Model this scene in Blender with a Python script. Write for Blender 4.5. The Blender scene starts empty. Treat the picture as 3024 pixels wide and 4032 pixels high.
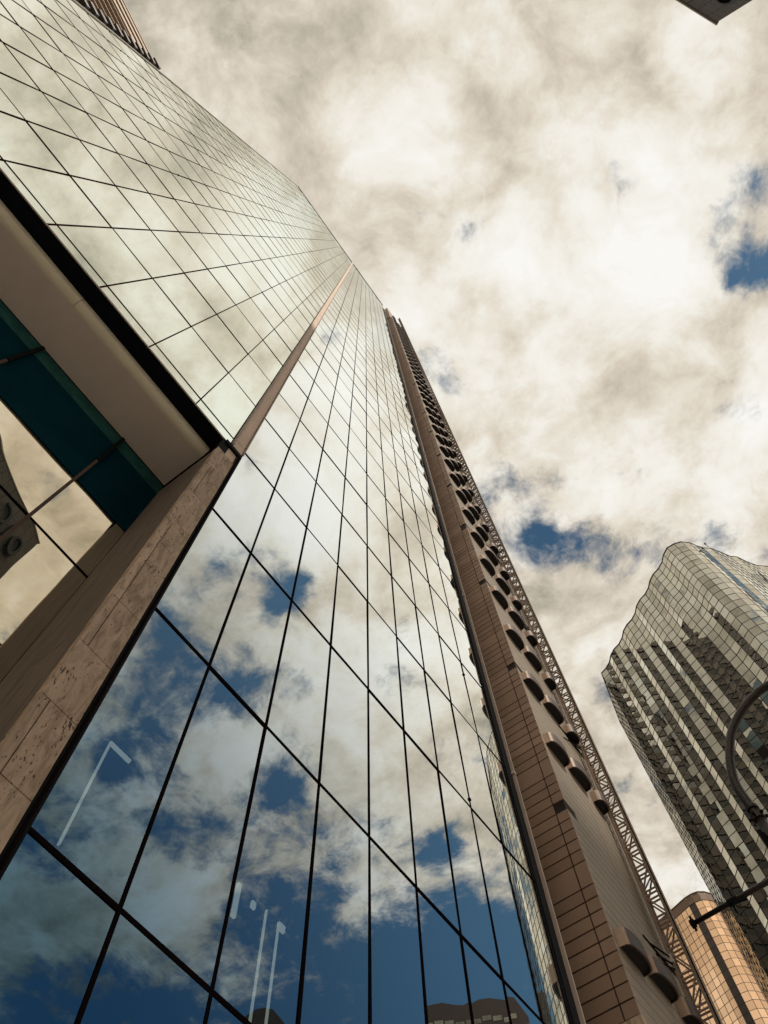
import bpy, math, random
from mathutils import Vector, Matrix
random.seed(7)
S = bpy.context.scene
U = 5.0; CAMH = 1.6
R = math.radians

# ---------------- camera ----------------
cam_d = bpy.data.cameras.new('camera'); cam = bpy.data.objects.new('camera', cam_d)
S.collection.objects.link(cam); S.camera = cam
cam_d.sensor_fit = 'VERTICAL'; cam_d.sensor_height = 36.0; cam_d.lens = 36*3032.2/4032
cam_d.clip_start = 0.05; cam_d.clip_end = 5000
cr = Vector((0.80595191, 0.59154125, -0.02281374))
cu = Vector((0.5645317, -0.7564111, 0.33037282))
cb = Vector((0.17817258, -0.27914368, -0.94357476))
M = Matrix((cr, cu, cb)).transposed().to_4x4(); M.translation = (0, 0, CAMH)
cam.matrix_world = M

# ---------------- world ----------------
SUN_AZ, SUN_EL = 100.0, 49.5          # azimuth from +Y towards +X
W = bpy.data.worlds.new('World'); S.world = W; W.use_nodes = True
nt = W.node_tree; nt.nodes.clear()
def N(nt, typ, **kw):
    n = nt.nodes.new(typ)
    for k, v in kw.items():
        if k.startswith('i_'):
            key = k[2:]
            key = int(key) if key.isdigit() else key.replace('_', ' ')
            n.inputs[key].default_value = v
        else: setattr(n, k, v)
    return n
def math_(nt, op, a, b=None, c=None, clamp=False):
    n = nt.nodes.new('ShaderNodeMath'); n.operation = op; n.use_clamp = clamp
    for i, v in enumerate((a, b, c)):
        if v is None: continue
        if isinstance(v, (int, float)): n.inputs[i].default_value = v
        else: nt.links.new(v, n.inputs[i])
    return n.outputs[0]
def ramp(nt, fac, stops, interp='LINEAR'):
    n = nt.nodes.new('ShaderNodeValToRGB'); n.color_ramp.interpolation = interp
    el = n.color_ramp.elements
    while len(el) < len(stops): el.new(0.5)
    for e, (p, c) in zip(el, stops):
        e.position = p; e.color = (c[0], c[1], c[2], 1) if hasattr(c, '__len__') else (c, c, c, 1)
    nt.links.new(fac, n.inputs[0]); return n.outputs[0]
def smooth(nt, v, a, b, lo=0.0, hi=1.0):
    n = nt.nodes.new('ShaderNodeMapRange'); n.interpolation_type = 'SMOOTHSTEP'
    nt.links.new(v, n.inputs[0])
    for i, x in enumerate((a, b, lo, hi)): n.inputs[i+1].default_value = x
    return n.outputs[0]
def mixc(nt, f, a, b, blend='MIX'):
    n = nt.nodes.new('ShaderNodeMix'); n.data_type = 'RGBA'; n.blend_type = blend
    for i, v in ((0, f), (6, a), (7, b)):
        if isinstance(v, (int, float)): n.inputs[i].default_value = v
        elif isinstance(v, (tuple, list)): n.inputs[i].default_value = (*v[:3], 1)
        else: nt.links.new(v, n.inputs[i])
    return n.outputs[2]

tc = N(nt, 'ShaderNodeTexCoord')
sep = N(nt, 'ShaderNodeSeparateXYZ'); nt.links.new(tc.outputs['Generated'], sep.inputs[0])
z = math_(nt, 'MAXIMUM', sep.outputs[2], 0.06)
qx = math_(nt, 'DIVIDE', sep.outputs[0], z); qy = math_(nt, 'DIVIDE', sep.outputs[1], z)
q = N(nt, 'ShaderNodeCombineXYZ'); nt.links.new(qx, q.inputs[0]); nt.links.new(qy, q.inputs[1])
q = q.outputs[0]
wn = N(nt, 'ShaderNodeTexNoise', i_Scale=4.2, i_Detail=5.0, i_Roughness=.55); nt.links.new(q, wn.inputs['Vector'])
wv = N(nt, 'ShaderNodeVectorMath', operation='MULTIPLY_ADD'); nt.links.new(wn.outputs['Color'], wv.inputs[0])
wv.inputs[1].default_value = (.10, .10, 0); nt.links.new(q, wv.inputs[2])
qw = N(nt, 'ShaderNodeVectorMath', operation='SUBTRACT'); nt.links.new(wv.outputs[0], qw.inputs[0]); qw.inputs[1].default_value = (.05, .05, 0)
qw = qw.outputs[0]
def fbm(scale, detail, rough, off, dist=0.0, lac=2.0):
    a = N(nt, 'ShaderNodeVectorMath', operation='ADD'); nt.links.new(qw, a.inputs[0]); a.inputs[1].default_value = off
    n = N(nt, 'ShaderNodeTexNoise', noise_dimensions='3D')
    n.inputs['Scale'].default_value = scale; n.inputs['Detail'].default_value = detail
    n.inputs['Roughness'].default_value = rough; n.inputs['Distortion'].default_value = dist
    n.inputs['Lacunarity'].default_value = lac
    nt.links.new(a.outputs[0], n.inputs['Vector']); return n.outputs['Fac']
f1 = fbm(8.0, 14, 0.64, (3.1, 1.7, 0.4), 0.0)
f2 = fbm(2.3, 4, 0.5, (7.7, 2.9, 1.3), 0.0)
f3 = fbm(9.5, 14, 0.66, (0.3, 9.1, 4.4), 0.12)
f4 = fbm(3.2, 3, 0.5, (5.3, 4.1, 8.4), 0.0)
# clear openings (cx, cy, radius, depth) in the plane of the cloud layer; negative depth thickens cloud
HOLES = [(.62, .46, .30, .16), (.16, -.22, .26, -.24), (.12, .05, .16, -.12), (.60, -.02, .20, -.22), (.14, .27, .10, -.22), (.22, .02, .1, -.1), (-.034, .468, .036, .34), (.014, .520, .036, .42), (.13, .27, .10, -.2), (-.02, .55, .05, -.1), (.04, .60, .08, -.12), (.07, .50, .04, -.15), (-.018, .19, .03, .30), (.375, .305, .042, .34), (.43, .235, .040, .28), (.33, .30, .026, .24),
         (.287, .127, .034, .42), (.40, .163, .04, .10), (.536, .293, .06, .26),
         (.536, .378, .05, .26), (.363, .301, .03, .12), (.585, .56, .05, .27), (.70, .31, .08, .18),
         (.90, .46, .11, .22), (.45, .818, .035, .22), (.79, .98, .24, .40), (.60, 1.12, .20, .42), (1.09, .76, .13, .32),
         (.45, 1.05, .10, .30), (.45, .62, .13, -.20), (.62, .75, .10, -.10), (.62, .46, .06, -.15), (1.06, .53, .12, -.34), (.90, .62, .09, -.15),
         (.30, .45, .12, -.2), (.10, .28, .10, -.10), (.95, .70, .06, -.05), (1.35, .8, .3, .22), (1.0, 1.5, .4, .25),
         (.82, .30, .05, -.08), (.70, .60, .08, .10)]
qm = N(nt, 'ShaderNodeMix', data_type='VECTOR'); qm.inputs[0].default_value = .45; nt.links.new(q, qm.inputs[4]); nt.links.new(qw, qm.inputs[5]); qm = qm.outputs[1]
acc = None
for cx, cy, r, dep in HOLES:
    d = N(nt, 'ShaderNodeVectorMath', operation='DISTANCE'); nt.links.new(qm, d.inputs[0]); d.inputs[1].default_value = (cx, cy, 0)
    m = smooth(nt, d.outputs['Value'], 0.0, 2.0*r, dep*1.12, 0.0)
    acc = m if acc is None else math_(nt, 'ADD', acc, m)
dens = math_(nt, 'MULTIPLY_ADD', math_(nt, 'SUBTRACT', f1, 0.5), 2.3, 0.80)
dens = math_(nt, 'MULTIPLY_ADD', math_(nt, 'SUBTRACT', f2, 0.5), 0.45, dens)
dens = math_(nt, 'SUBTRACT', dens, acc)
mask = smooth(nt, dens, 0.28, 0.76)
# cloud luminance: thick puffs bright, flat undersides duller
lum = math_(nt, 'MULTIPLY_ADD', math_(nt, 'SUBTRACT', f3, 0.5), 1.45, 0.52)
f5 = fbm(4.6, 7, 0.52, (2.2, 6.6, 3.9), 0.0)
lum = math_(nt, 'MULTIPLY_ADD', math_(nt, 'ABSOLUTE', math_(nt, 'SUBTRACT', f5, 0.5)), 2.0, lum)
lum = math_(nt, 'ADD', lum, 0.02)
lum = math_(nt, 'MULTIPLY_ADD', math_(nt, 'SUBTRACT', math_(nt, 'MINIMUM', dens, 1.1), 0.8), 0.30, lum)
lum = math_(nt, 'MULTIPLY_ADD', math_(nt, 'SUBTRACT', f4, 0.5), 1.0, lum)
dsun = N(nt, 'ShaderNodeVectorMath', operation='DISTANCE'); nt.links.new(q, dsun.inputs[0]); dsun.inputs[1].default_value = (.03, .30, 0)
lum = math_(nt, 'ADD', lum, smooth(nt, dsun.outputs['Value'], 0.0, 0.62, 0.18, -0.10))
dl = N(nt, 'ShaderNodeVectorMath', operation='DISTANCE'); nt.links.new(q, dl.inputs[0]); dl.inputs[1].default_value = (.64, .58, 0)
lum = math_(nt, 'ADD', lum, smooth(nt, dl.outputs['Value'], 0.10, 0.55, 0.30, 0.0))
cloud = ramp(nt, math_(nt, 'MULTIPLY', lum, 0.66), [(0.10, (.33, .29, .235)), (0.25, (.50, .455, .365)), (0.38, (.67, .595, .49)), (0.50, (.79, .73, .625)), (0.61, (.88, .845, .765)), (0.80, (.955, .94, .895))])
sky = N(nt, 'ShaderNodeTexSky', sky_type='NISHITA'); sky.sun_disc = False
sky.sun_elevation = R(SUN_EL); sky.sun_rotation = R(SUN_AZ)
sky.air_density = 1.0; sky.dust_density = 0.4; sky.ozone_density = 3.0
bg1 = N(nt, 'ShaderNodeBackground', i_Strength=0.068)
skyc = mixc(nt, 1.0, sky.outputs[0], (0.78, 1.06, 0.98), 'MULTIPLY'); nt.links.new(skyc, bg1.inputs[0])
bg2 = N(nt, 'ShaderNodeBackground', i_Strength=1.0); nt.links.new(cloud, bg2.inputs[0])
mx = N(nt, 'ShaderNodeMixShader'); nt.links.new(mask, mx.inputs[0]); nt.links.new(bg1.outputs[0], mx.inputs[1]); nt.links.new(bg2.outputs[0], mx.inputs[2])
wo = N(nt, 'ShaderNodeOutputWorld'); nt.links.new(mx.outputs[0], wo.inputs[0])
try: W.cycles.sampling_method = 'MANUAL'; W.cycles.sample_map_resolution = 1024
except Exception: pass

# ---------------- sun ----------------
sd = bpy.data.lights.new('sun', 'SUN'); sun = bpy.data.objects.new('sun', sd); S.collection.objects.link(sun)
sd.energy = 2.2; sd.angle = R(1.5); sd.color = (1.0, 0.90, 0.76)
dv = Vector((math.cos(R(SUN_EL))*math.sin(R(SUN_AZ)), math.cos(R(SUN_EL))*math.cos(R(SUN_AZ)), math.sin(R(SUN_EL))))
sun.rotation_euler = dv.to_track_quat('Z', 'Y').to_euler(); sun.location = (40, 5, 60)

S.view_settings.view_transform = 'Standard'; S.view_settings.look = 'None'
S.view_settings.exposure = 0.0; S.view_settings.gamma = 1.0
S.render.engine = 'CYCLES'
S.cycles.max_bounces = 8; S.cycles.glossy_bounces = 5; S.cycles.transparent_max_bounces = 8
S.cycles.sample_clamp_indirect = 6.0

# ---------------- helpers ----------------
def T(p): return (p[0]*U, p[1]*U, p[2]*U + CAMH)
class MB:
    """collects faces (in units of 5 m, z from camera height) for one mesh"""
    def __init__(s): s.v = []; s.f = []; s.t = []
    def quad(s, a, b, c, d, tint=1.0):
        i = len(s.v); s.v += [a, b, c, d]; s.f.append((i, i+1, i+2, i+3)); s.t.append(tint); return s
    def tri(s, a, b, c):
        i = len(s.v); s.v += [a, b, c]; s.f.append((i, i+1, i+2)); s.t.append(1.0); return s
    def hexa(s, p):      # p: 8 corners, bottom loop then top loop
        i = len(s.v); s.v += [tuple(x) for x in p]
        for f in ((0, 3, 2, 1), (4, 5, 6, 7), (0, 1, 5, 4), (1, 2, 6, 5), (2, 3, 7, 6), (3, 0, 4, 7)):
            s.f.append(tuple(i+k for k in f)); s.t.append(1.0)
        return s
    def box(s, x0, x1, y0, y1, z0, z1):
        return s.hexa([(x0, y0, z0), (x1, y0, z0), (x1, y1, z0), (x0, y1, z0), (x0, y0, z1), (x1, y0, z1), (x1, y1, z1), (x0, y1, z1)])
    def bar(s, a, b, w, h=None, up=None):
        a = Vector(a); b = Vector(b); d = (b-a)
        if d.length < 1e-7: return s
        d.normalize(); up = Vector(up) if up else Vector((0, 0, 1))
        if abs(d.dot(up)) > .95: up = Vector((0, 1, 0)) if abs(d.y) < .9 else Vector((1, 0, 0))
        x = d.cross(up).normalized(); y = x.cross(d); h = h or w
        x *= w/2; y *= h/2
        return s.hexa([a-x-y, a+x-y, a+x+y, a-x+y, b-x-y, b+x-y, b+x+y, b-x+y])
    def tube(s, pts, rad, n=12, caps=True):
        pts = [Vector(p) for p in pts]; rr = rad if hasattr(rad, '__len__') else [rad]*len(pts)
        prev = None; i0 = len(s.v)
        for k, p in enumerate(pts):
            d = (pts[min(k+1, len(pts)-1)] - pts[max(k-1, 0)]).normalized()
            if prev is None:
                x = d.cross(Vector((0, 0, 1)));
                if x.length < .1: x = d.cross(Vector((1, 0, 0)))
            else: x = prev - d*prev.dot(d)
            x.normalize(); prev = x; y = d.cross(x)
            for j in range(n):
                a = 2*math.pi*j/n; s.v.append(tuple(p + (x*math.cos(a)+y*math.sin(a))*rr[k]))
        for k in range(len(pts)-1):
            for j in range(n):
                a = i0+k*n+j; b = i0+k*n+(j+1) % n
                s.f.append((a, b, b+n, a+n)); s.t.append(1.0)
        if caps:
            s.f.append(tuple(i0+j for j in reversed(range(n)))); s.t.append(1.0)
            e = i0+(len(pts)-1)*n; s.f.append(tuple(e+j for j in range(n))); s.t.append(1.0)
        return s
    def build(s, name, mat, parent=None, smooth=False, kind=None, label=None, origin=None):
        me = bpy.data.meshes.new(name)
        me.from_pydata([T(p) for p in s.v], [], s.f); me.materials.append(mat)
        at = me.color_attributes.new('tint', 'FLOAT_COLOR', 'CORNER')
        k = 0
        buf = []
        for f, t in zip(s.f, s.t): buf += [t, t, t, 1.0]*len(f)
        at.data.foreach_set('color', buf)
        if smooth: me.polygons.foreach_set('use_smooth', [True]*len(me.polygons))
        me.update()
        o = bpy.data.objects.new(name, me); S.collection.objects.link(o)
        if parent: o.parent = parent; o.matrix_parent_inverse = Matrix.Translation(-Vector(chain(parent)))
        if kind: o['kind'] = kind
        if label: o['label'] = label
        return o
def chain(p):
    return p.location if p.parent is None else (0, 0, 0)
def tag(o, label, cat, group=None):
    o['label'] = label; o['category'] = cat
    if group: o['group'] = group
def thing(name, loc, label, cat, group=None):
    o = bpy.data.objects.new(name, None); S.collection.objects.link(o); o.location = T(loc) if loc else (0, 0, 0)
    o.empty_display_size = .5; tag(o, label, cat, group); return o
def proj(p):
    v = Vector(T(p)) - Vector((0, 0, CAMH)); x, y, zz = v.dot(cr), v.dot(cu), -v.dot(cb)
    if zz <= 0: return None
    return (1512+3032.2*x/zz, 2016-3032.2*y/zz)
def area_in(quad):
    ps = [proj(p) for p in quad]
    if any(p is None for p in ps): return 0
    cx = sum(p[0] for p in ps)/4; cy = sum(p[1] for p in ps)/4
    if not (-150 < cx < 3174 and -150 < cy < 4182): return 0
    a = 0
    for i in range(4):
        x1, y1 = ps[i]; x2, y2 = ps[(i+1) % 4]; a += x1*y2-x2*y1
    return abs(a)/2

# ---------------- materials ----------------
def mat(name):
    m = bpy.data.materials.new(name); m.use_nodes = True; t = m.node_tree; t.nodes.clear()
    out = t.nodes.new('ShaderNodeOutputMaterial'); return m, t, out
def simple(name, col, rough=.6, metal=0.0, var=.18, scale=3.0, bump=0.0, stretch=(1, 1, 1), spec=.5, bscale=40):
    m, t, out = mat(name)
    b = N(t, 'ShaderNodeBsdfPrincipled', i_Roughness=rough, i_Metallic=metal)
    b.inputs['Specular IOR Level'].default_value = spec
    tcn = N(t, 'ShaderNodeTexCoord'); mp = N(t, 'ShaderNodeMapping'); mp.inputs['Scale'].default_value = stretch
    t.links.new(tcn.outputs['Object'], mp.inputs[0])
    n = N(t, 'ShaderNodeTexNoise', i_Scale=scale, i_Detail=6.0, i_Roughness=.6); t.links.new(mp.outputs[0], n.inputs['Vector'])
    c = ramp(t, n.outputs['Fac'], [(.25, tuple(x*(1-var) for x in col)), (.75, tuple(min(1, x*(1+var)) for x in col))])
    at = N(t, 'ShaderNodeAttribute', attribute_name='tint')
    c = mixc(t, 1.0, c, at.outputs['Color'], 'MULTIPLY')
    t.links.new(c, b.inputs['Base Color'])
    if bump:
        n2 = N(t, 'ShaderNodeTexNoise', i_Scale=bscale, i_Detail=4.0); t.links.new(mp.outputs[0], n2.inputs['Vector'])
        bp = N(t, 'ShaderNodeBump', i_Strength=bump, i_Distance=.02); t.links.new(n2.outputs['Fac'], bp.inputs['Height']); t.links.new(bp.outputs[0], b.inputs['Normal'])
    t.links.new(b.outputs[0], out.inputs[0]); return m
def glass(name, c_norm, c_graze, rough=0.0, transp=0.0, bump=0.0, bscale=.6, dark=(.01, .018, .022), lo=.18):
    """coated facade glass: tinted mirror that strengthens towards grazing, over dark interior (or see-through)"""
    m, t, out = mat(name)
    lw = N(t, 'ShaderNodeLayerWeight', i_Blend=.5)
    fac = smooth(t, lw.outputs['Facing'], lo, .90)
    at = N(t, 'ShaderNodeAttribute', attribute_name='tint')
    c = mixc(t, fac, c_norm, c_graze); c = mixc(t, 1.0, c, at.outputs['Color'], 'MULTIPLY')
    g = N(t, 'ShaderNodeBsdfAnisotropic' if False else 'ShaderNodeBsdfGlossy', i_Roughness=rough)
    t.links.new(c, g.inputs['Color'])
    if bump:
        tcn = N(t, 'ShaderNodeTexCoord')
        n2 = N(t, 'ShaderNodeTexNoise', i_Scale=bscale, i_Detail=1.5); t.links.new(tcn.outputs['Object'], n2.inputs['Vector'])
        bp = N(t, 'ShaderNodeBump', i_Strength=bump, i_Distance=1.0); t.links.new(n2.outputs['Fac'], bp.inputs['Height']); t.links.new(bp.outputs[0], g.inputs['Normal'])
    if transp:
        tr = N(t, 'ShaderNodeBsdfTransparent'); tr.inputs[0].default_value = (transp*.75, transp*.95, transp, 1)
        ad = N(t, 'ShaderNodeAddShader'); t.links.new(g.outputs[0], ad.inputs[0]); t.links.new(tr.outputs[0], ad.inputs[1]); src = ad
    else:
        df = N(t, 'ShaderNodeBsdfDiffuse'); df.inputs[0].default_value = (*dark, 1)
        ad = N(t, 'ShaderNodeAddShader'); t.links.new(g.outputs[0], ad.inputs[0]); t.links.new(df.outputs[0], ad.inputs[1]); src = ad
    t.links.new(src.outputs[0], out.inputs[0]); return m

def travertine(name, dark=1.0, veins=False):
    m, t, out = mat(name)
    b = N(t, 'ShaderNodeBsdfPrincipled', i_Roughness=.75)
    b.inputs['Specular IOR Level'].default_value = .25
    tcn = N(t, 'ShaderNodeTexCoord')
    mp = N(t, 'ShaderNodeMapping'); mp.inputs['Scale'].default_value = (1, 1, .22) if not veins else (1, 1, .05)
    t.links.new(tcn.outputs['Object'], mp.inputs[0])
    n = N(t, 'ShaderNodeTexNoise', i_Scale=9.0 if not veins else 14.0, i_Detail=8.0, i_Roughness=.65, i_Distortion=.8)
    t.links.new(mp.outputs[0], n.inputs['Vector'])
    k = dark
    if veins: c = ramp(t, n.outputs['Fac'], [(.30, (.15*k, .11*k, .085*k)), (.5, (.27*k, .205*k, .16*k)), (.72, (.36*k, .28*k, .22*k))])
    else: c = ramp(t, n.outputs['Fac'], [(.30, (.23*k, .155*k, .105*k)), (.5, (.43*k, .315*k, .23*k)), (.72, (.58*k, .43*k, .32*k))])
    at = N(t, 'ShaderNodeAttribute', attribute_name='tint'); c = mixc(t, 1.0, c, at.outputs['Color'], 'MULTIPLY')
    mp2 = N(t, 'ShaderNodeMapping'); mp2.inputs['Scale'].default_value = (1, 1, .35); t.links.new(tcn.outputs['Object'], mp2.inputs[0])
    vo = N(t, 'ShaderNodeTexNoise', i_Scale=38.0, i_Detail=3.0, i_Roughness=.55); t.links.new(mp2.outputs[0], vo.inputs['Vector'])
    big = N(t, 'ShaderNodeTexNoise', i_Scale=3.5, i_Detail=2.0); t.links.new(tcn.outputs['Object'], big.inputs['Vector'])
    th = math_(t, 'MULTIPLY_ADD', big.outputs['Fac'], .34, .175)
    pit = smooth(t, math_(t, 'SUBTRACT', vo.outputs['Fac'], th), -.02, .02)
    if not veins:
        c = mixc(t, pit, (.09*k, .06*k, .045*k), c)
        bp = N(t, 'ShaderNodeBump', i_Strength=.6, i_Distance=.012); t.links.new(math_(t, 'MULTIPLY_ADD', n.outputs['Fac'], .6, pit), bp.inputs['Height'])
        t.links.new(bp.outputs[0], b.inputs['Normal'])
    t.links.new(c, b.inputs['Base Color']); t.links.new(b.outputs[0], out.inputs[0]); return m

MT = {}
MT['glass'] = glass('coated_glass', (.09, .17, .24), (.98, .99, .95), lo=.28)
MT['glass_up'] = glass('coated_glass_upper', (.48, .76, .64), (.95, .97, .90))
MT['glass_low'] = glass('lobby_glass', (.08, .155, .22), (.98, .99, .95), lo=.28, transp=.22)
MT['recess_glass'] = glass('bronze_lobby_glass', (.60, .54, .42), (.86, .77, .60), bump=.02, bscale=.35)
MT['soffit_reflection'] = simple('teal_painted_reflection', (.005, .036, .052), rough=.9, spec=0, var=.3, scale=.8)  # soffit's dark reflection in the glass, put into an opaque colour
MT['soffit_reflection_pale'] = simple('teal_painted_reflection_pale', (.035, .12, .11), rough=.9, spec=0, var=.3)  # paler strip along the top of that painted reflection
MT['mullion'] = simple('dark_bronze_mullion', (.010, .007, .007), rough=1, spec=0)
MT['mullion_up'] = simple('red_brown_mullion', (.060, .024, .016), rough=1, spec=0)
MT['postm'] = simple('brown_post', (.13, .09, .075), rough=.8, spec=.1)
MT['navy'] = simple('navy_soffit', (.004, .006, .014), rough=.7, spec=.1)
MT['soffit'] = simple('taupe_soffit_panel', (.82, .70, .63), rough=.8, var=.05, scale=1.5, spec=.2)
MT['cream'] = simple('cream_fascia', (.85, .76, .58), rough=.5, var=.05)
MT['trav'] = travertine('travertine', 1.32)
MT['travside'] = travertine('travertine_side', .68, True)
MT['pink'] = simple('pink_stone_panel', (.84, .60, .45), rough=.6, var=.14, scale=1.2, stretch=(3, 3, .4))
MT['fin'] = simple('taupe_metal_fin', (.46, .36, .30), rough=.5, var=.08)
MT['dark'] = simple('dark_metal', (.010, .011, .012), rough=.8, spec=.08)
MT['black'] = simple('black_void', (.006, .006, .007), rough=.9, spec=.05)
MT['brown'] = simple('brown_cladding', (.38, .25, .175), rough=.55, var=.14, scale=.8, spec=.35)
MT['greywall'] = simple('grey_cladding', (.37, .305, .24), rough=.6, var=.08, scale=.8)
MT['hood'] = simple('bronze_hood', (.095, .062, .048), rough=.5, var=.3, scale=4)
MT['hoodlit'] = simple('sunlit_hood_end', (.52, .36, .26), rough=.5, var=.2, scale=4)  # sunlight on the near end of each hood, put into the colour
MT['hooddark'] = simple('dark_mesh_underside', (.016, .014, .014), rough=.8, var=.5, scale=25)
MT['steel'] = simple('painted_steel', (.30, .21, .155), rough=.5, var=.3, scale=2)
MT['steelpale'] = simple('galvanised_steel', (.60, .52, .44), rough=.4, var=.1)
MT['frame2'] = simple('tower_mullion', (.040, .026, .022), rough=.5)
MT['glass2'] = glass('gold_green_mirror_glass', (.32, .32, .27), (.92, .88, .76), bump=.012, bscale=.40, dark=(.015, .014, .012))
MT['copper'] = glass('copper_mirror_glass', (.98, .68, .44), (1.0, .76, .54), rough=.12, dark=(.20, .08, .025))
MT['copper_reflection'] = simple('brown_facet_reflection', (.060, .034, .022), rough=.35, var=.4, scale=.3)  # dark reflection on one angled facet, painted as its colour
MT['copperstone'] = simple('brown_parapet', (.24, .15, .095), rough=.6, var=.1)
MT['slab'] = simple('pale_slab_edge', (.58, .42, .30), rough=.6, var=.1)
MT['cornerbox'] = simple('grey_brown_box', (.10, .085, .078), rough=.6)
MT['browntile'] = simple('dark_brown_tiles', (.135, .105, .098), rough=.7, var=.1, scale=.6)
MT['joint'] = simple('tile_joint', (.03, .02, .018), rough=.9)
MT['sign'] = simple('sign_letter', (.012, .008, .008), rough=.6)
MT['band'] = simple('tan_concrete_band', (.065, .05, .04), rough=.7, var=.2, scale=.5)
MT['bandglass'] = simple('dark_ribbon_window', (.010, .011, .012), rough=.15, spec=.5, var=.5, scale=.4)
MT['asphalt'] = simple('asphalt', (.05, .05, .05), rough=.9, var=.3, scale=8, bump=.3)
MT['paving'] = simple('paving', (.50, .45, .40), rough=.85, var=.15, scale=4, bump=.2)
MT['lamp'] = simple('bronze_lamp_paint', (.032, .021, .017), rough=.38, metal=.3, var=.3, scale=6, bump=.25, bscale=60, spec=.6)
m, t, out = mat('lit_lamp'); e = N(t, 'ShaderNodeEmission', i_Strength=.75); e.inputs[0].default_value = (1, .95, .82, 1); t.links.new(e.outputs[0], out.inputs[0]); MT['lit'] = m

# ---------------- ground ----------------
g = MB(); zg = -CAMH/U
g.quad((-600, -600, zg), (600, -600, zg), (600, 600, zg), (-600, 600, zg)); o = g.build('ground', MT['asphalt']); o['kind'] = 'structure'
g = MB(); g.box(-1.6, 5.5, -40, 60, zg-.02, zg+.026); o = g.build('pavement', MT['paving']); o['kind'] = 'structure'

# ---------------- main glass tower ----------------
FL = .7455; ZT = 36.75; Z0 = 3.36
AX = [-3.6 + i*.3054 for i in range(13)]                # A verticals ... .065
AX = [x for x in AX if x < .3]; AX = [.096-.3054*i for i in range(12, -1, -1)]
LA, RA = -3.6, .325
BX = [.405] + [.6245+.2445*i for i in range(9)]         # last 2.58
RB = 2.66
rowsA = [3.36, 3.472]; zz = 3.472
while zz + FL < ZT - .2: zz += FL; rowsA.append(zz)
rowsA.append(ZT)
rowsB = [zg, .23, 1.045, 1.862, 2.675] + rowsA[1:]
tower = thing('glass_tower', (-1, 0, zg), 'tall mirror glass office tower with thin dark mullions filling the left half', 'tower')
panes = []
def jit(): return random.uniform(-1, 1)
def pane_quad(s0, s1, z0, z1, tilt=.0016):
    a, b = jit()*tilt*(s1-s0), jit()*tilt*(z1-z0)
    n = -1.0
    return ((n-a-b, s0, z0), (n+a-b, s1, z0), (n+a+b, s1, z1), (n-a+b, s0, z1))
edgesA = [LA] + AX + [RA]
for i in range(len(edgesA)-1):
    if edgesA[i+1]-edgesA[i] < .02: continue
    for j in range(len(rowsA)-1):
        panes.append((pane_quad(edgesA[i], edgesA[i+1], rowsA[j], rowsA[j+1]), 2))
edgesB = BX + [RB]
for i in range(len(edgesB)-1):
    for j in range(len(rowsB)-1):
        panes.append((pane_quad(edgesB[i], edgesB[i+1], rowsB[j], rowsB[j+1]), rowsB[j+1] < 2.0))
panes.sort(key=lambda p: -area_in(p[0]))
rest = MB(); rest_up = MB()
for k, (qd, low) in enumerate(panes):
    tint = 1 - random.random()*.025
    if k < 100 or low == 1:
        (MB().quad(*qd, tint=tint)).build('glass_pane', MT[('glass', 'glass_low', 'glass_up')[int(low)]], tower)
    else: (rest_up if low == 2 else rest).quad(*qd, tint=tint)
rest.build('glass_pane', MT['glass'], tower, kind='stuff'); rest_up.build('glass_pane', MT['glass_up'], tower, kind='stuff')
for s in AX: MB().box(-1.012, -.9972, s-.0029, s+.0029, Z0, ZT).build('mullion', MT['mullion_up'], tower)
for i, s in enumerate(BX[1:]): MB().box(-1.012, -.9972, s-.0037, s+.0037, zg, ZT).build('mullion', MT['mullion'], tower)
for zc in rowsA[1:-1]: MB().box(-1.012, -.9975, LA, RA, zc-.0029, zc+.0029).build('transom', MT['mullion_up'], tower)
for zc in rowsB[1:-1]:
    w = .0056 if zc < 3 else .0032
    MB().box(-1.012, -.9975, BX[0], RB, zc-w, zc+w).build('transom', MT['mullion'], tower)
# clips on the mullions
for k in range(18):
    s = random.choice(AX+BX[1:]); zc = random.uniform(3.5, 20) if s < .4 else random.uniform(2.5, 16)
    MB().box(-1.0, -.993, s-.006, s+.006, zc, zc+.012).build('clip', MT['mullion'], tower)
# body behind the glass, roof edge, left return
b = MB(); b.box(-9, -1.03, -3.58, 2.62, Z0+.03, ZT-.02); b.build('core', MT['black'], tower)
b = MB(); b.quad((-9, -3.601, Z0), (-1.0, -3.601, Z0), (-1.0, -3.601, ZT), (-9, -3.601, ZT)); b.build('side_glass', MT['glass'], tower)
b = MB(); b.quad((-1.001, 2.662, zg), (-9, 2.662, zg), (-9, 2.662, ZT), (-1.001, 2.662, ZT)); b.build('side_glass', MT['glass'], tower)
b = MB(); b.box(-1.05, -.985, -3.62, .33, ZT, ZT+.05); b.box(-1.05, -.985, .405, 2.67, ZT, ZT+.05); b.build('parapet', MT['mullion'], tower)
b = MB(); b.box(-1.02, -.989, -3.616, -3.600, Z0, ZT); b.build('edge_trim', MT['steelpale'], tower)
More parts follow.
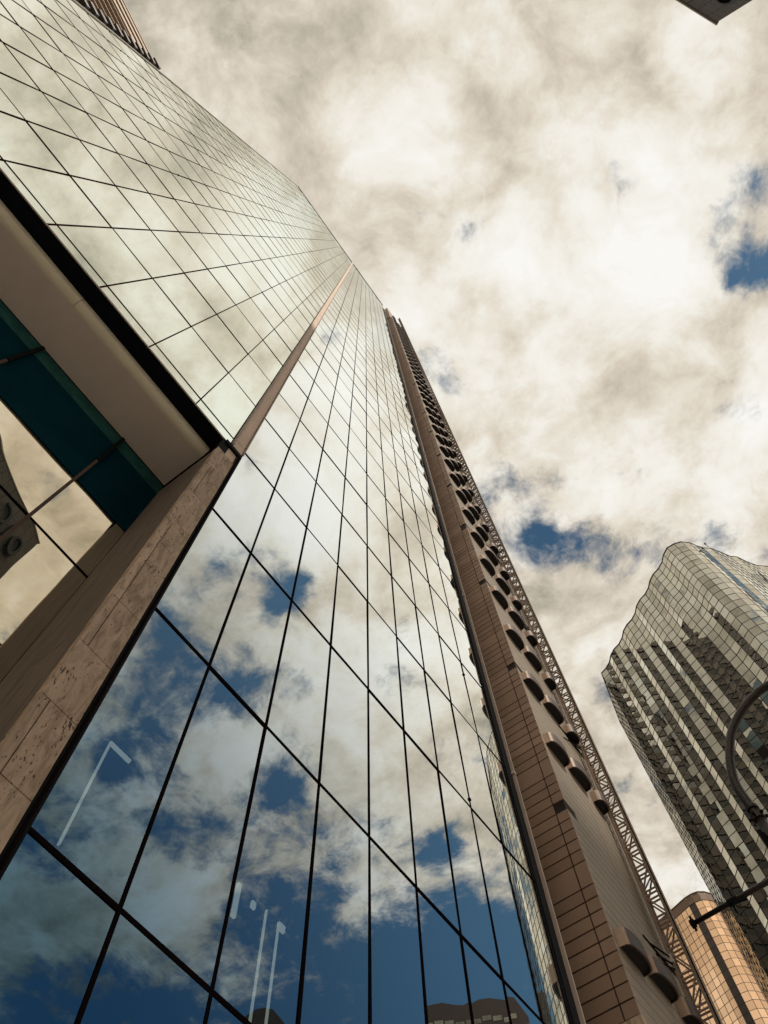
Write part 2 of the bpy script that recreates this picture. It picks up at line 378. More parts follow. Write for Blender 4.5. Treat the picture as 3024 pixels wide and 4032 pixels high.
# lobby interior behind the lower right glass
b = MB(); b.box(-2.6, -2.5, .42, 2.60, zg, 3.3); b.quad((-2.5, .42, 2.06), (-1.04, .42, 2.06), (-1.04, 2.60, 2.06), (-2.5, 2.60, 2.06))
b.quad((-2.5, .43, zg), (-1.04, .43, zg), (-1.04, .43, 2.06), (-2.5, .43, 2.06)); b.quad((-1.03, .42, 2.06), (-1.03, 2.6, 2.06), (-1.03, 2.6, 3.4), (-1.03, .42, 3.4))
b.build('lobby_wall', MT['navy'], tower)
def light(*boxes):
    l = MB()
    for bx in boxes: l.box(*bx)
    l.build('interior_light', MT['lit'], tower)
light((-1.51, -1.50, .700, .705, 1.60, 2.03), (-1.51, -1.50, .705, .79, 2.019, 2.03))
light((-1.51, -1.50, 1.325, 1.341, 1.84, 1.97))
light((-1.51, -1.50, 1.40, 1.418, 1.93, 1.955))
light((-1.51, -1.50, 1.535, 1.538, 1.60, 1.97), (-1.51, -1.50, 1.538, 1.566, 1.945, 1.97))
light((-1.51, -1.50, 1.47, 1.473, 1.50, 1.97))
# stone column, lower part: individual travertine blocks
CL, CR, CT = .287, .383, 3.20
col = MB(); col.box(-1.325, -1.012, CL+.004, CR-.002, zg, CT-.01); colo = col.build('stone_column', MT['joint'], tower)
js = [zg, .42, .78, 1.085, 1.303, 1.515, 1.745, 2.145, 2.30, 2.62, 2.955, CT]
split = [1, 0, 1, 1, 0, 1, 1, 1, 0, 1, 0]
blk = MB(); gp = .0012
for i in range(len(js)-1):
    z0, z1 = js[i]+gp, js[i+1]-gp
    segs = [(CL, .3102-gp), (.3102+gp, CR)] if split[i % len(split)] else [(CL, CR)]
    for a, c in segs:
        k0 = len(blk.f); blk.box(-1.02, -.993, a, c, z0, z1); tv = random.uniform(.86, 1.06)
        for f in range(k0, len(blk.f)): blk.t[f] = tv
blk.build('front_block', MT['trav'], colo)
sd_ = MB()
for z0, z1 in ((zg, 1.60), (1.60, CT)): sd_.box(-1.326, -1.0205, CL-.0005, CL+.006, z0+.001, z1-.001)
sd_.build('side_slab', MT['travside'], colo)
MB().box(-1.02, -1.002, CL+.004, CR-.001, CT, CT+.13).build('capital', MT['pink'], colo)
MB().box(-1.03, -.990, .30, .400, CT+.13, CT+.165).build('cap_joint', MT['dark'], colo)
MB().box(-1.03, -.994, CR+.001, .405, zg, 3.36).build('jamb', MT['dark'], tower)
MB().box(-.996, -.991, .391, .397, zg, 3.36).build('jamb_trim', MT['mullion'], tower)
# pilaster above
pz = [3.37] + rowsA[1:]
pil = MB()
for i in range(len(pz)-1): pil.box(-1.02, -.992, .337, .396, pz[i]+.0025, pz[i+1]-.0025)
pilo = pil.build('pilaster', MT['pink'], tower)
MB().box(-1.02, -.996, .328, .405, 3.37, ZT).build('backing', MT['joint'], pilo)
f_ = MB()
for i in range(len(pz)-1): f_.box(-.9955, -.982, .329, .335, pz[i]+.006, pz[i+1]-.006)
f_.build('left_rib', MT['steel'], pilo)
f_ = MB()
for i in range(len(pz)-1): f_.box(-.9955, -.984, .398, .404, pz[i]+.006, pz[i+1]-.006)
f_.build('right_rib', MT['steel'], pilo)
# canopy over the recessed entrance
ZS = 3.28
can = MB(); can.box(-1.327, -1.116, -3.6, CL-.0006, ZS, ZS+.04); cano = can.build('canopy', MT['soffit'], tower)
cf = MB(); r0 = .038; K = 8
for a0, a1 in ((-3.6, -.5125), (-.5105, CL-.0006)):
    for k in range(K):
        t0, t1 = math.pi/2*k/K, math.pi/2*(k+1)/K
        p = lambda t: (-1.116+r0*math.sin(t), ZS-.0005+r0*(1-math.cos(t)))
        (x0, y0), (x1, y1) = p(t0), p(t1)
        cf.quad((x0, a0, y0), (x0, a1, y0), (x1, a1, y1), (x1, a0, y1))
    cf.quad((-1.078, a0, ZS+r0), (-1.078, a1, ZS+r0), (-1.078, a1, ZS+.07), (-1.078, a0, ZS+.07))
cf.build('rounded_edge', MT['cream'], cano)
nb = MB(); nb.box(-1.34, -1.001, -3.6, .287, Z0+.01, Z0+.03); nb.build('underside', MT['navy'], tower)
MB().box(-1.002, -.997, -3.6, .325, Z0-.006, Z0+.002).build('sill_trim', MT['steelpale'], tower)
MB().box(-1.03, -.999, .287, .33, 3.2, 3.37).build('jamb', MT['dark'], tower)
# recessed entrance glazing
GN = -1.33
ent = thing('entrance_glazing', (GN, 0, zg), 'bronze tinted glass wall with one slim post set back under the taupe canopy', 'glass wall')
edges = [-3.6]+[.0245-.482*k for k in range(7, -1, -1)]+[CL-.001]
edges = sorted(set([e for e in edges if e >= -3.6]))
for i in range(len(edges)-1):
    for z0, z1, mk, nm in ((zg, .8, 'recess_glass', 'glass_pane'), (.8, 2.287, 'recess_glass', 'glass_pane'), (2.293, 2.70, 'recess_glass', 'glass_pane'), (2.702, 3.165, 'soffit_reflection', 'soffit_reflection'), (3.165, 3.28, 'soffit_reflection_pale', 'soffit_reflection')):
        d = GN + (.0 if nm == 'glass_pane' else .001)  # opaque bands sit where the soffit would mirror in the glass
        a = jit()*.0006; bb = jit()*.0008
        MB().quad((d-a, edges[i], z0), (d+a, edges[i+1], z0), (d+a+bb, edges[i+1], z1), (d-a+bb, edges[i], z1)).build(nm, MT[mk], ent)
MB().box(GN-.01, GN+.0035, -3.6, CL-.001, 2.287, 2.293).build('transom', MT['mullion'], ent)
MB().box(GN-.01, GN+.004, -3.6, CL-.001, 3.274, 3.2795).build('head_trim', MT['dark'], ent)
for s in edges[1:-1]:
    MB().box(GN-.01, GN+.012, s-.0058, s+.0058, zg, 2.92).build('post', MT['postm'], ent)
    MB().box(GN-.01, GN+.016, s-.0075, s+.0075, 2.92, 3.262).build('post_head', MT['dark'], ent)
# end fin at the right of the facade
f = MB(); f.box(-1.02, -.975, 2.664, 2.672, zg, 34.5); f.build('end_fin', MT['fin'], tower)
f = MB(); f.box(-1.0, -.992, 2.60, 2.662, zg, 34.5); f.build('edge_frame', MT['dark'], tower)
for i, zc in enumerate(rowsB[2:-3:3]): MB().box(-.994, -.972, 2.655, 2.674, zc-.008, zc+.008).build('fin_bracket', MT['steelpale'], tower)

# ---------------- brown tower with hoods ----------------
k_ = 1.10
S1 = 2.68*k_; NJ = -.831*k_; NC = -.769*k_; FB = .66*k_
bt = thing('brown_tower', (-1, S1, zg), 'slim brown panel clad tower with rows of dark oval hoods beside the glass tower', 'tower')
ZB = 34.2*k_ ; ZSL = 29.6*k_
MB().box(-8, NC-.006, S1+.006, 3.56*k_, zg, ZSL).build('core', MT['joint'], bt)
wall = MB(); side = MB(); tile = .0667*k_
base0 = 1.993*k_
def tiles():
    zz = base0; i = 0
    while zz < ZSL-.05:
        h = tile*(2 if i % 10 == 9 else 1); yield i, zz, min(zz+h, ZSL); zz += h; i += 1
notch = [(3.075+1.334*i)*k_ for i in range(20)]
for i, z0, z1 in tiles():
    tv = random.uniform(.86, 1.10); g_ = .0042
    k0 = len(wall.f)
    wall.box(-1.12, NJ-g_, S1, S1+.008, z0+g_, z1-g_)
    isn = any(z0 < nz < z1 for nz in notch)
    if not isn: wall.box(NJ+g_*.6, NC, S1, S1+.008, z0+g_, z1-g_)
    for f in range(k0, len(wall.f)): wall.t[f] = tv
wall.build('front_cladding', MT['brown'], bt)
i = 0; zz = base0
while zz < ZSL-.05:
    h = tile*(1.0)
    isn = any(zz < nz < zz+h for nz in notch)
    side.box(NC-.008, NC-.0004, (S1+.0085) if not isn else S1+.12, 3.13*k_-.002, zz+.0024, zz+h-.0024)
    side.box(NC-.008, NC-.0004, 3.13*k_+.002, 3.56*k_, zz+.0024, zz+h-.0024)
    zz += h; i += 1
side.build('side_cladding', MT['greywall'], bt)
bs = MB(); bs.box(-1.12, NC+.004, S1-.006, 3.56*k_, zg, base0-.004); bs.build('stone_base', MT['trav'], bt)
for nz in notch[:16]:
    MB().box(NJ+.01, NJ+.03, S1+.012, S1+.03, nz-.03, nz).build('notch_bracket', MT['steelpale'], bt)
c = MB(); c.box(-1.16, -.835*k_, S1-.004, 3.3*k_, ZSL+.35, ZB); c.build('crown', MT['brown'], bt)
c = MB(); c.box(-1.10, -.85*k_, S1+.02, 3.3*k_, ZSL, ZSL+.35); c.build('crown_slot', MT['black'], bt)
# hoods
def hood_parts(s0, s1, z0, h=.082*k_, prot=.060*k_):
    K = 12; L = s1-s0
    prof = []
    for a in range(K+1):
        t_ = math.pi*a/K
        prof.append((prot*(max(math.sin(t_), 0)**.45), (s0+s1)/2 - L/2*math.cos(t_)))
    shell = MB(); capm = MB(); n0 = NC
    for a in range(K):
        (x0, y0), (x1, y1) = prof[a], prof[a+1]
        (capm if a < 2 else shell).quad((n0+x0, y0, z0), (n0+x1, y1, z0), (n0+x1, y1, z0+h), (n0+x0, y0, z0+h))
        shell.quad((n0, y0, z0+h), (n0+x0, y0, z0+h), (n0+x1, y1, z0+h), (n0, y1, z0+h))
        kx = .86; cy = (s0+s1)/2
        shell.quad((n0+x0, y0, z0), (n0+x1, y1, z0), (n0+x1*kx, cy+(y1-cy)*.95, z0), (n0+x0*kx, cy+(y0-cy)*.95, z0))
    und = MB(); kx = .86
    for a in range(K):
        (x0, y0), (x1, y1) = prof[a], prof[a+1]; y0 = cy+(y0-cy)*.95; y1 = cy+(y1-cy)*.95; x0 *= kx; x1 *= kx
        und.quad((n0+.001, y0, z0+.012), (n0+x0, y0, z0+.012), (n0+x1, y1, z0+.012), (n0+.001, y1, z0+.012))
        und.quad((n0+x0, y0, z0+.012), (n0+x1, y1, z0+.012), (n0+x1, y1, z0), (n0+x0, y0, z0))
    return shell, und, capm
hoods = []
for ci, (a0, a1, ph) in enumerate(((2.715, 2.92, -.02), (2.975, 3.18, .025), (3.24, 3.36, .0))):
    for j in range(0, 50):
        zc = (2.315+.66*j+ph)*k_
        if zc > ZSL+.5 or j == 1: continue
        hoods.append((a0*k_, a1*k_, zc, j))
hoods.sort(key=lambda h: h[2])
rs, ru, rcap = MB(), MB(), MB()
for k, (a0, a1, zc, j) in enumerate(hoods):
    sh, un, cp_ = hood_parts(a0, a1, zc)
    if k < 99:
        o = sh.build('hood', MT['hood'], bt); un.build('underside', MT['hooddark'], o); cp_.build('end_cap', MT['hoodlit'], o)  # end_cap is the near end of the hood face in its painted sunlit tone
    else:
        for src, dst in ((sh, rs), (un, ru), (cp_, rcap)):
            n0 = len(dst.v); dst.v += src.v; dst.f += [tuple(n0+x for x in f) for f in src.f]; dst.t += src.t
o = rs.build('hood', MT['hood'], bt, kind='stuff'); ru.build('underside', MT['hooddark'], o); rcap.build('end_cap', MT['hoodlit'], o)

# ---------------- hoist mast ----------------
ms = 3.40*k_; wm = .076*k_
n0 = -.738*k_; n1 = n0+wm; s0, s1 = ms-.03, ms+.035
mast = thing('hoist_mast', (n0, ms, zg), 'rusty brown steel lattice hoist mast climbing the whole corner of the brown tower', 'hoist mast')
ZM = 34.6*k_
for nn, ss in ((n0, s0), (n1, s0), (n0, s1), (n1, s1)):
    MB().box(nn-.0075, nn+.0075, ss-.0075, ss+.0075, zg, ZM).build('chord', MT['steel'], mast)
lat = MB(); bay = .158*k_; zz = .9; i = 0; rr = .0080
while zz < ZM-.2:
    for (a, b_) in (((n0, s0), (n1, s0)), ((n0, s1), (n1, s1)), ((n0, s0), (n0, s1)), ((n1, s0), (n1, s1))):
        lat.bar((*a, zz), (*b_, zz), rr); lat.bar((*a, zz+.026), (*b_, zz+.026), rr)
        if i % 2: a, b_ = b_, a
        lat.bar((*a, zz+.026), (*b_, zz+bay), rr)
    if i % 2 == 0: lat.bar((n0, s0, zz+.026), (n1, s1, zz+bay), rr)
    zz += bay; i += 1
lat.build('bracing', MT['steel'], mast)
MB().box(n1+.008, n1+.0135, s0-.012, s0+.004, zg, ZM+.05).build('rack_rail', MT['dark'], mast)
MB().box(n1+.0145, n1+.0165, s0-.006, s0-.001, zg, ZM-.05).build('cable', MT['steelpale'], mast)
zz = .95
i = 0
while zz < 20:
    MB().box(n1+.004, n1+.010, s0-.008, s0, zz, zz+.02).build('rail_clamp', MT['steelpale'], mast); zz += .315*k_; i += 1
for zt in [2.66*k_+1.62*k_*i for i in range(12)]:
    t_ = MB(); t_.bar((NC, ms-.22, zt), (n0, s0, zt+.02), .007); t_.bar((NC, ms-.16, zt-.03), (n0, s0, zt-.02), .007)
    t_.bar((NC, ms+.04, zt), (n0, s1, zt+.02), .007); t_.box(NC-.002, NC+.006, ms-.27, ms+.08, zt-.006, zt+.006)
    t_.bar((NC, ms-.27, zt-.13), (n0, s0, zt-.05), .006)
    t_.build('wall_tie', MT['dark'], mast)
    MB().box(n0-.012, n0+.012, s0-.014, s0+.006, zt-.015, zt+.03).build('tie_clamp', MT['steelpale'], mast)

# ---------------- generic glazed tower ----------------
def curtain(root, plan, ztop, zbot, row, gmat, fmat, fw=.012, tint=None, tilt=.0, proud=.01, ztops=None, gtint=.12, darkcols=None, dmat=None):
    quads = []
    for i in range(len(plan)-1):
        a, b = Vector((*plan[i], 0)), Vector((*plan[i+1], 0)); d = (b-a).normalized(); nrm = Vector((d.y, -d.x, 0))
        zz = ztop
        while zz > zbot:
            z0 = max(zz-row, zbot); L = (b-a).length
            t1, t2 = jit()*tilt*L, jit()*tilt*row
            p = []
            for (pt, zc, sg) in ((a, z0, -t1-t2), (b, z0, t1-t2), (b, zz, t1+t2), (a, zz, -t1+t2)):
                v = pt + nrm*sg; p.append((v.x, v.y, zc))
            quads.append((tuple(p), i)); zz -= row
    quads.sort(key=lambda x: -area_in(x[0]))
    rest = MB(); restd = MB()
    for k, (qd, i) in enumerate(quads):
        tt = 1-random.random()*gtint
        mm = dmat if darkcols and i in darkcols else gmat
        if k < 100: MB().quad(*qd, tint=tt).build('glass_pane', mm, root)
        else: (restd if mm is dmat and dmat else rest).quad(*qd, tint=tt)
    rest.build('glass_pane', gmat, root, kind='stuff')
    if restd.f: restd.build('dark_reflection_pane', dmat, root, kind='stuff')
    fr = MB()
    for i, p in enumerate(plan):
        a = Vector((*plan[max(i-1, 0)], 0)); b = Vector((*plan[min(i+1, len(plan)-1)], 0)); d = (b-a).normalized(); nn = Vector((d.y, -d.x, 0))
        pp = Vector((*p, 0)) + nn*proud*.3
        fr.bar((pp.x, pp.y, zbot), (pp.x, pp.y, ztop), fw, proud*1.4, up=tuple(nn))
    fr.build('mullions', fmat, root)
    hr = MB(); zz = ztop
    while zz > zbot:
        for i in range(len(plan)-1):
            a, b = Vector((*plan[i], zz)), Vector((*plan[i+1], zz)); d = (b-a).normalized(); nn = Vector((d.y, -d.x, 0))*proud*.25
            hr.bar(a+nn, b+nn, proud*1.2, fw*.8)
        zz -= row
    hr.build('transoms', fmat, root)

def body(root, plan, back, ztop, zbot, m, inset=.05, roofm=None):
    pts = [Vector((*p, 0)) for p in plan] + [Vector((*p, 0)) for p in back]
    cen = sum(pts, Vector())/len(pts)
    pts = [p+(cen-p).normalized()*inset for p in pts]
    b = MB(); n = len(pts); i0 = 0
    b.v = [(p.x, p.y, zbot) for p in pts]+[(p.x, p.y, ztop) for p in pts]
    for i in range(n): j = (i+1) % n; b.f.append((i, j, n+j, n+i))
    b.f.append(tuple(range(n, 2*n))); b.t = [1.0]*len(b.f)
    return b.build('core', m, root)

# ---------------- wavy glass tower on the right ----------------
PL = [(-.793, 6.965)]
for k in range(20):
    a_ = R((107, 123.4, 140, 123.4)[k % 4]); PL.append((PL[-1][0]+.1095*math.sin(a_), PL[-1][1]+.1095*math.cos(a_)))
PL += [(1.105,5.786),(1.208,5.821),(1.289,5.891),(1.344,5.996),(1.412,6.085),(1.487,6.149),(1.530,6.219),(1.573,6.289),(1.614,6.358),(1.654,6.427),(1.732,6.50),(1.770,6.575),(1.808,6.65),(1.850,6.717),(1.893,6.784),(1.974,6.852),(2.05,6.93)]
ZR = 27.0; kk = ZR/10
left = [(-1.01+.0217*i, 7.89-.0925*i) for i in range(10)]
left = [(-1.18, 9.4), (-1.145, 9.1), (-1.11, 8.8), (-1.075, 8.5), (-1.04, 8.2)] + left
right = [(2.12, 7.0), (2.20, 7.1), (2.29, 7.25), (2.42, 7.5), (2.6, 7.85), (2.85, 8.35), (3.1, 8.85), (3.4, 9.45)]
plan = [(x*kk, y*kk) for x, y in left+PL+right]
wt = thing('wavy_glass_tower', (plan[20][0], plan[20][1], zg), 'faceted gold green mirror glass tower with a wavy roofline at the right edge', 'tower')
curtain(wt, plan, ZR, zg, .412, MT['glass2'], MT['frame2'], fw=.022, tilt=.006, proud=.007, gtint=.14)
body(wt, plan, [(3.2*kk, 9.8*kk), (-1.0*kk, 9.8*kk)], ZR-.05, zg, MT['black'], inset=.12)
rl = MB()
for i in range(len(plan)-1): rl.bar((*plan[i], ZR), (*plan[i+1], ZR), .03, .05)
rl.build('parapet_rail', MT['frame2'], wt)
rc = MB(); px_, py_ = 1.487*kk, 6.16*kk
rc.bar((px_, py_, ZR), (px_-.03, py_-.10, ZR+.28), .018); rc.bar((px_-.03, py_-.10, ZR+.28), (px_-.03, py_-.16, ZR+.26), .05)
rc.build('roof_lamp', MT['dark'], wt)

# ---------------- copper tower ----------------
ZO = 30.0; ko = ZO/10
po = [(-11.4, 40.2), (-10.2, 37.6), (-8.9, 36.2), (-8.6, 36.1), (-8.27, 36.0), (-7.95, 35.92), (-7.63, 35.84), (-7.31, 35.75), (-6.99, 35.66), (-6.67, 35.575), (-6.35, 35.48), (-6.06, 35.39), (-5.785, 35.315), (-5.44, 35.285), (-5.09, 35.345), (-4.83, 35.55), (-4.64, 35.83), (-4.52, 36.14), (-4.44, 36.5), (-4.40, 36.9), (-4.38, 37.8)]
ct = thing('copper_tower', (po[12][0], po[12][1], zg), 'rounded orange copper glass tower with a brown parapet at the bottom right', 'tower')
curtain(ct, po, ZO, zg, .418, MT['copper'], MT['frame2'], fw=.022, tilt=.003, proud=.008, gtint=.28, darkcols={12}, dmat=MT['copper_reflection'])  # darkcols facet carries the painted reflection
body(ct, po, [(-1.6*ko, 13.6*ko), (-3.4*ko, 14*ko)], ZO, zg, MT['black'], inset=.1)
pp = MB()
for i in range(len(po)-1):
    a, b = Vector((*po[i], 0)), Vector((*po[i+1], 0)); d = (b-a).normalized(); nn = Vector((d.y, -d.x, 0))*.02
    a += nn; b += nn
    pp.quad((a.x, a.y, ZO+.01), (b.x, b.y, ZO+.01), (b.x, b.y, ZO+.50), (a.x, a.y, ZO+.50)); pp.bar((a.x, a.y, ZO+.52), (b.x, b.y, ZO+.52), .06, .04)
pp.build('parapet', MT['copperstone'], ct)
body(ct, po, [(-1.6*ko, 13.6*ko), (-3.4*ko, 14*ko)], ZO+.45, ZO, MT['copperstone'], inset=.05)

# ---------------- banded buildings (seen in reflections and at the frame edges; one unseen, added for shade) ----------------
def banded(root, x0, x1, y0, y1, h, fl=.72, wmat='band', gm='bandglass', bay=.36, rot=0, gap=.46):
    c = MB(); c.box(x0+.03, x1-.03, y0+.03, y1-.03, zg, h-.05); c.build('window_band', MT[gm], root)
    s = MB(); zz = zg+.2
    while zz < h-.1: s.box(x0, x1, y0, y1, zz, zz+fl*gap); zz += fl
    s.box(x0-.02, x1+.02, y0-.02, y1+.02, h-.3, h); s.build('floor_band', MT[wmat], root)
    p = MB(); L = x0
    while L < x1: p.box(L, L+.05, y0-.015, y1+.015, zg, h-.3); L += bay*2
    L = y0
    while L < y1: p.box(x0-.015, x1+.015, L, L+.05, zg, h-.3); L += bay*2
    p.build('piers', MT[wmat], root)
b1 = thing('banded_office', (-8, 14, zg), 'tan banded office block mirrored in the dark facets of the wavy glass tower', 'office block')
banded(b1, -13.5, -5.8, 12.0, 17.6, 34)
b4 = thing('shade_block', (9.6, 1.6, zg), 'unseen ribbon windowed block added to cast shade on the foot of the slim brown tower', 'office block')
banded(b4, 9.6, 13.5, 1.0, 2.35, 16.0)  # out of view, placed and sized to shade the lower brown tower
b2 = thing('stepped_office', (16, 38, zg), 'dark office block with curved roofline mirrored at the foot of the glass facade', 'office block')
def az_pt(az, d): return (-2+d*math.sin(R(az)), d*math.cos(R(az)))
def mirror_block(root, a0, a1, dist, el, roofs, deep=5):
    n = len(roofs); top = []
    for i in range(n):
        az = a0+(a1-a0)*i/(n-1); x, y = az_pt(az, dist); top.append((x, y, dist*math.tan(R(roofs[i]))))
    w = MB(); gl = MB()
    x0, y0, _ = top[0]; x1, y1, _ = top[-1]
    dx = Vector((x1-x0, y1-y0, 0)); dn = Vector((-dx.y, dx.x, 0)).normalized()
    if dn.dot(Vector((x0+2, y0, 0))) < 0: dn = -dn
    for i in range(n-1):
        a, b = top[i], top[i+1]; A = Vector(a); B = Vector(b)
        w.hexa([(a[0], a[1], zg), (b[0], b[1], zg), (b[0]+dn.x*deep, b[1]+dn.y*deep, zg), (a[0]+dn.x*deep, a[1]+dn.y*deep, zg), a, b, (b[0]+dn.x*deep, b[1]+dn.y*deep, b[2]), (a[0]+dn.x*deep, a[1]+dn.y*deep, a[2])])
        for kz in range(14):
            zt = (a[2]+b[2])/2-1.0-kz*.75
            q0 = A.lerp(B, .08)-dn*.02; q1 = A.lerp(B, .92)-dn*.02
            gl.quad((q0.x, q0.y, zt-.28), (q1.x, q1.y, zt-.28), (q1.x, q1.y, zt), (q0.x, q0.y, zt))
    w.build('wall', MT['browntile'], root); gl.build('window_strip', MT['glass2'], root)
mirror_block(b2, 24.6, 31.9, 40, 38, [36.6, 37.7, 37.85, 38.0, 38.0, 37.8, 37.9, 38.05, 38.0, 37.9])
b3 = thing('distant_office', (20, 20, zg), 'small dark hip roofed block mirrored at the very bottom of the glass facade', 'office block')
mirror_block(b3, 42.4, 46.6, 34, 37.3, [36.6, 37.1, 37.55, 37.6, 37.45, 37.0, 36.3])

# ---------------- brown tiled building across the street (top right corner) ----------------
ZC = 19.1; C0 = Vector((.4618*ZC, .0475*ZC, 0)); dd = Vector((-.461, -.888, 0)).normalized(); dn = Vector((.888, -.461, 0)).normalized()
bb_ = thing('brown_tiled_building', (C0.x, C0.y, zg), 'dark brown tiled building whose roof corner juts into the top right', 'building')
def P(t, z, o=0.0): v = C0+dd*t+dn*o; return (v.x, v.y, z)
LW = 5.2
core = MB(); core.hexa([P(0, zg, .03), P(LW, zg, .03), P(LW, zg, 3.5), P(0, zg, 3.5), P(0, ZC-.03, .03), P(LW, ZC-.03, .03), P(LW, ZC-.03, 3.5), P(0, ZC-.03, 3.5)])
core.build('core', MT['joint'], bb_)
tl = MB(); tw, th = .26, .30; zz = ZC-.02; r_ = 0
while zz > zg:
    t0 = 0
    while t0 < LW-.01:
        t1 = min(t0+tw, LW); k0 = len(tl.f); gg = .0035 if int(round(t0/tw)) % 3 else .010
        tl.hexa([P(t0+gg, zz-th+.0035, 0), P(t1-.0035, zz-th+.0035, 0), P(t1-.0035, zz-th+.0035, .04), P(t0+gg, zz-th+.0035, .04), P(t0+gg, zz-.0035, 0), P(t1-.0035, zz-.0035, 0), P(t1-.0035, zz-.0035, .04), P(t0+gg, zz-.0035, .04)])
        tv = random.uniform(.88, 1.1)
        for f in range(k0, len(tl.f)): tl.t[f] = tv
        t0 += tw
    zz -= th; r_ += 1
tl.build('tile_cladding', MT['browntile'], bb_)
cp = MB(); cp.hexa([P(-.03, ZC-.015, -.03), P(LW, ZC-.015, -.03), P(LW, ZC-.015, 3.5), P(-.03, ZC-.015, 3.5), P(-.03, ZC+.03, -.03), P(LW, ZC+.03, -.03), P(LW, ZC+.03, 3.5), P(-.03, ZC+.03, 3.5)])
cp.build('coping', MT['steelpale'], bb_)
for off in (.10, .22, .36):
    c = MB(); c.hexa([P(-.045, zg, off), P(0, zg, off), P(0, zg, off+.05), P(-.045, zg, off+.05), P(-.045, ZC-.25, off), P(0, ZC-.25, off), P(0, ZC-.25, off+.05), P(-.045, ZC-.25, off+.05)]); c.build('edge_rib', MT['slab'], bb_)
# sign letters on its street face, read left to right O I C
sg = thing('wall_sign', P(.5, 17.5, 0), 'large dark O and I letters fixed high on the brown tiled building', 'sign')
def letter(name, tc_, zc, rx, rz, a0=0, a1=360, w=.075):
    l = MB(); K = 28; pr = None
    for i in range(K+1):
        a = R(a0+(a1-a0)*i/K); c, s_ = math.cos(a), math.sin(a)
        cur = (P(tc_+c*(rx-w/2), zc+s_*(rz-w/2), -.09), P(tc_+c*(rx+w/2), zc+s_*(rz+w/2), -.09), P(tc_+c*(rx+w/2), zc+s_*(rz+w/2), -.02), P(tc_+c*(rx-w/2), zc+s_*(rz-w/2), -.02))
        if pr: l.hexa(list(pr)+list(cur))
        pr = cur
    l.build(name, MT['sign'], sg)
letter('letter', .44, 17.78, .17, .26)
l = MB(); l.hexa([P(.80, 17.52, -.09), P(.88, 17.52, -.09), P(.88, 17.52, -.02), P(.80, 17.52, -.02), P(.80, 18.04, -.09), P(.88, 18.04, -.09), P(.88, 18.04, -.02), P(.80, 18.04, -.02)]); l.build('letter', MT['sign'], sg)
letter('letter', 1.28, 17.78, .20, .28, 60, 300)

# ---------------- louvred tower, upper left ----------------
lt = thing('louvred_tower', (-2.4, -8.2, zg), 'dark louvred tower with pale slab edges rising behind the upper left roofline', 'tower')
A0 = Vector((-2.30, -8.62, 0)); e1 = Vector((.2, -.98, 0)).normalized(); e2 = Vector((-.98, -.2, 0)).normalized()
def Q(t, z, o=0.0): v = A0+e1*t+e2*o; return (v.x, v.y, z)
ZL = 29.4
def qbox(mb, t0, t1, o0, o1, z0, z1): mb.hexa([Q(t0, z0, o0), Q(t1, z0, o0), Q(t1, z0, o1), Q(t0, z0, o1), Q(t0, z1, o0), Q(t1, z1, o0), Q(t1, z1, o1), Q(t0, z1, o1)])
c = MB(); qbox(c, -.5, 9, .22, 5, zg, ZL); c.build('window_wall', MT['black'], lt)
zz = ZL; i = 0
while zz > 14:
    th_ = .30 if i < 3 else .055
    s_ = MB(); qbox(s_, -.28 if i < 3 else -.05, 9, .05, .3, zz-.03-th_, zz-.03); s_.build('slab_edge', MT['slab'], lt)
    if i >= 3: s_ = MB(); qbox(s_, .3, 9, .13, .2, zz-.36, zz-.34); s_.build('louvre', MT['steel'], lt)
    s_ = MB(); qbox(s_, -.22, .10, -.14, .10, zz-.44, zz-.22); s_.build('corner_box', MT['cornerbox'], lt)
    s_ = MB(); qbox(s_, .16, .24, .0, .10, zz-.70, zz-.34); s_.build('bracket', MT['slab'], lt)
    if i > 2:
        for tt in range(2, 9):
            if random.random() < .35: s_ = MB(); ta = tt+random.random()*.5; qbox(s_, ta, ta+.3, .08, .16, zz-.5, zz-.16); s_.build('blind', MT['slab'], lt)
    zz -= .70; i += 1
c = MB(); qbox(c, -.75, 3.2, .02, .5, ZL, ZL+.10); qbox(c, -.75, 3.0, .25, .5, ZL+.3, ZL+.42); c.build('roof_edge', MT['slab'], lt)
c = MB(); qbox(c, -.5, 3.0, .30, .55, ZL+.10, ZL+.30); c.build('roof_gap', MT['black'], lt)
c = MB(); qbox(c, 3.2, 9, -.1, .4, ZL-.2, ZL+.5); qbox(c, 3.0, 3.4, -.2, .2, ZL-.4, ZL+.2); c.build('parapet', MT['cornerbox'], lt)

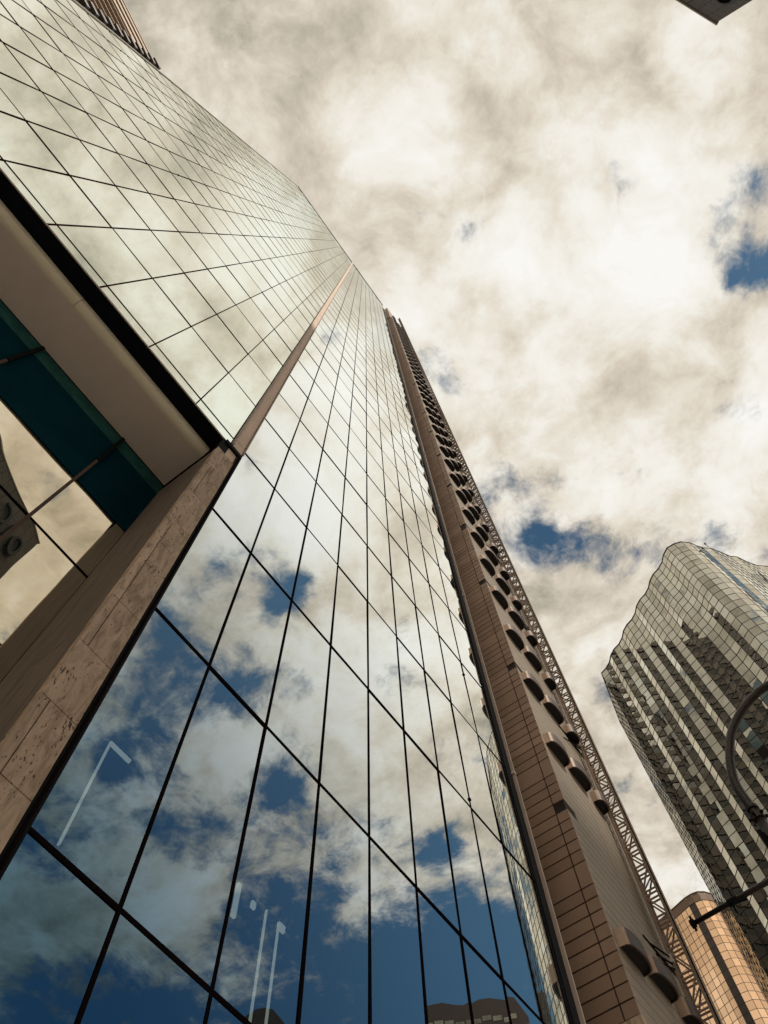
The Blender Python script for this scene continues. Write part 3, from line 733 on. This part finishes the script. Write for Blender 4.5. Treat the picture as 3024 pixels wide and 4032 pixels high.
# ---------------- street lamp and mast arm ----------------
def dirp(px, py, dist):
    v = cr*((px-1512)/3032.2) + cu*(-(py-2016)/3032.2) - cb; v.normalize(); v *= dist/U*1.0; return (v.x, v.y, v.z)
def ae(az, el, d):          # point at azimuth, elevation, metres from the camera
    return (d/U*math.cos(R(el))*math.sin(R(az)), d/U*math.cos(R(el))*math.cos(R(az)), d/U*math.sin(R(el)))
sl = thing('street_lamp', (-.0196, .80, zg), 'dark bronze street lamp with a thick gooseneck curving in from the right edge', 'street lamp')
ym = 4.0
pts = [(-.048, zg*5), (-.048, 3.0), (-.048, 3.6), (-.050, 3.80), (-.048, 3.99), (-.008, 4.146), (.051, 4.276), (.132, 4.405), (.259, 4.519), (.403, 4.59), (.55, 4.61), (1.2, 4.60), (1.9, 4.52)]
def smooth_path(P_, n=6):
    out = []
    for i in range(len(P_)-1):
        p0 = P_[max(i-1, 0)]; p1 = P_[i]; p2 = P_[i+1]; p3 = P_[min(i+2, len(P_)-1)]
        for k in range(n):
            t = k/n
            out.append(tuple(.5*((2*b)+(-a+c)*t+(2*a-5*b+4*c-d)*t*t+(-a+3*b-3*c+d)*t**3) for a, b, c, d in zip(p0, p1, p2, p3)))
    out.append(P_[-1]); return out
g3 = [(x/5, ym/5, z/5) for x, z in smooth_path(pts[2:], 7)]
MB().tube(g3, [.0058]*len(g3), 20).build('gooseneck', MT['lamp'], sl, smooth=True)
MB().tube([(-.0096, .8, zg), (-.0096, .8, .741)], .0070, 20).build('pole', MT['lamp'], sl, smooth=True)
b = MB(); b.tube([(-.0096, .8, .735), (-.0096, .8, .743)], .0084, 20); b.tube([(-.0096, .8, .752), (-.0096, .8, .757)], .0078, 20)
co = b.build('collar', MT['lamp'], sl)
for k in range(6):
    a = k*math.pi/3+.3; x, y = -.0096+  .0086*math.cos(a), .8+.0086*math.sin(a)
    MB().bar((x, y, .739), (x+.003*math.cos(a), y+.003*math.sin(a), .739), .003).build('bolt', MT['dark'], co)
MB().box(-.0196, -.0150, .79, .81, .690, .716).build('bracket', MT['dark'], sl)
b = MB(); b.tube([(.36, .8, .905), (.40, .8, .895), (.52, .8, .885), (.60, .8, .893)], [.02, .045, .05, .01], 16); b.build('lamp_head', MT['lamp'], sl, smooth=True)

ma = thing('mast_arm_pole', (.62, 1.372, zg), 'thin tapering dark metal arm with an end cap crossing below the street lamp', 'signal arm')
e0 = ae(-9.63, 39.05, 7.0/1.0*1.0); e0 = ae(-9.63, 39.05, 7.0/math.cos(R(39.05)))
e1_ = ae(-2.88, 39.51, 6.885/math.cos(R(39.51)))
v0, v1 = Vector(e0), Vector(e1_); dr = (v1-v0).normalized()
v2 = v0 + dr*.95
MB().tube([v0, v1, v2], [.0046, .0058, .010], 14).build('arm', MT['lamp'], ma, smooth=True)
MB().tube([(v2.x, v2.y, zg), (v2.x, v2.y, v2.z+.05)], .022, 14).build('pole', MT['lamp'], ma, smooth=True)
MB().tube([v0-dr*.005, v0+dr*.004], .0085, 12).build('end_cap', MT['dark'], ma)
b = MB(); b.bar(v0+Vector((0, 0, -.016)), v0+Vector((0, 0, .016)), .004); b.build('cap_screw', MT['dark'], ma)
vm = v0.lerp(v1, .52)
b = MB(); b.tube([vm-dr*.008, vm+dr*.012], .0072, 12); b.build('clamp', MT['dark'], ma)
b = MB(); b.bar(vm+Vector((0.004, -.012, -.012)), vm+Vector((.03, -.016, -.020)), .006); b.build('detector', MT['dark'], ma)

# ---------------- light film grain / tone (plain photographic finish) ----------------
S.render.film_transparent = False
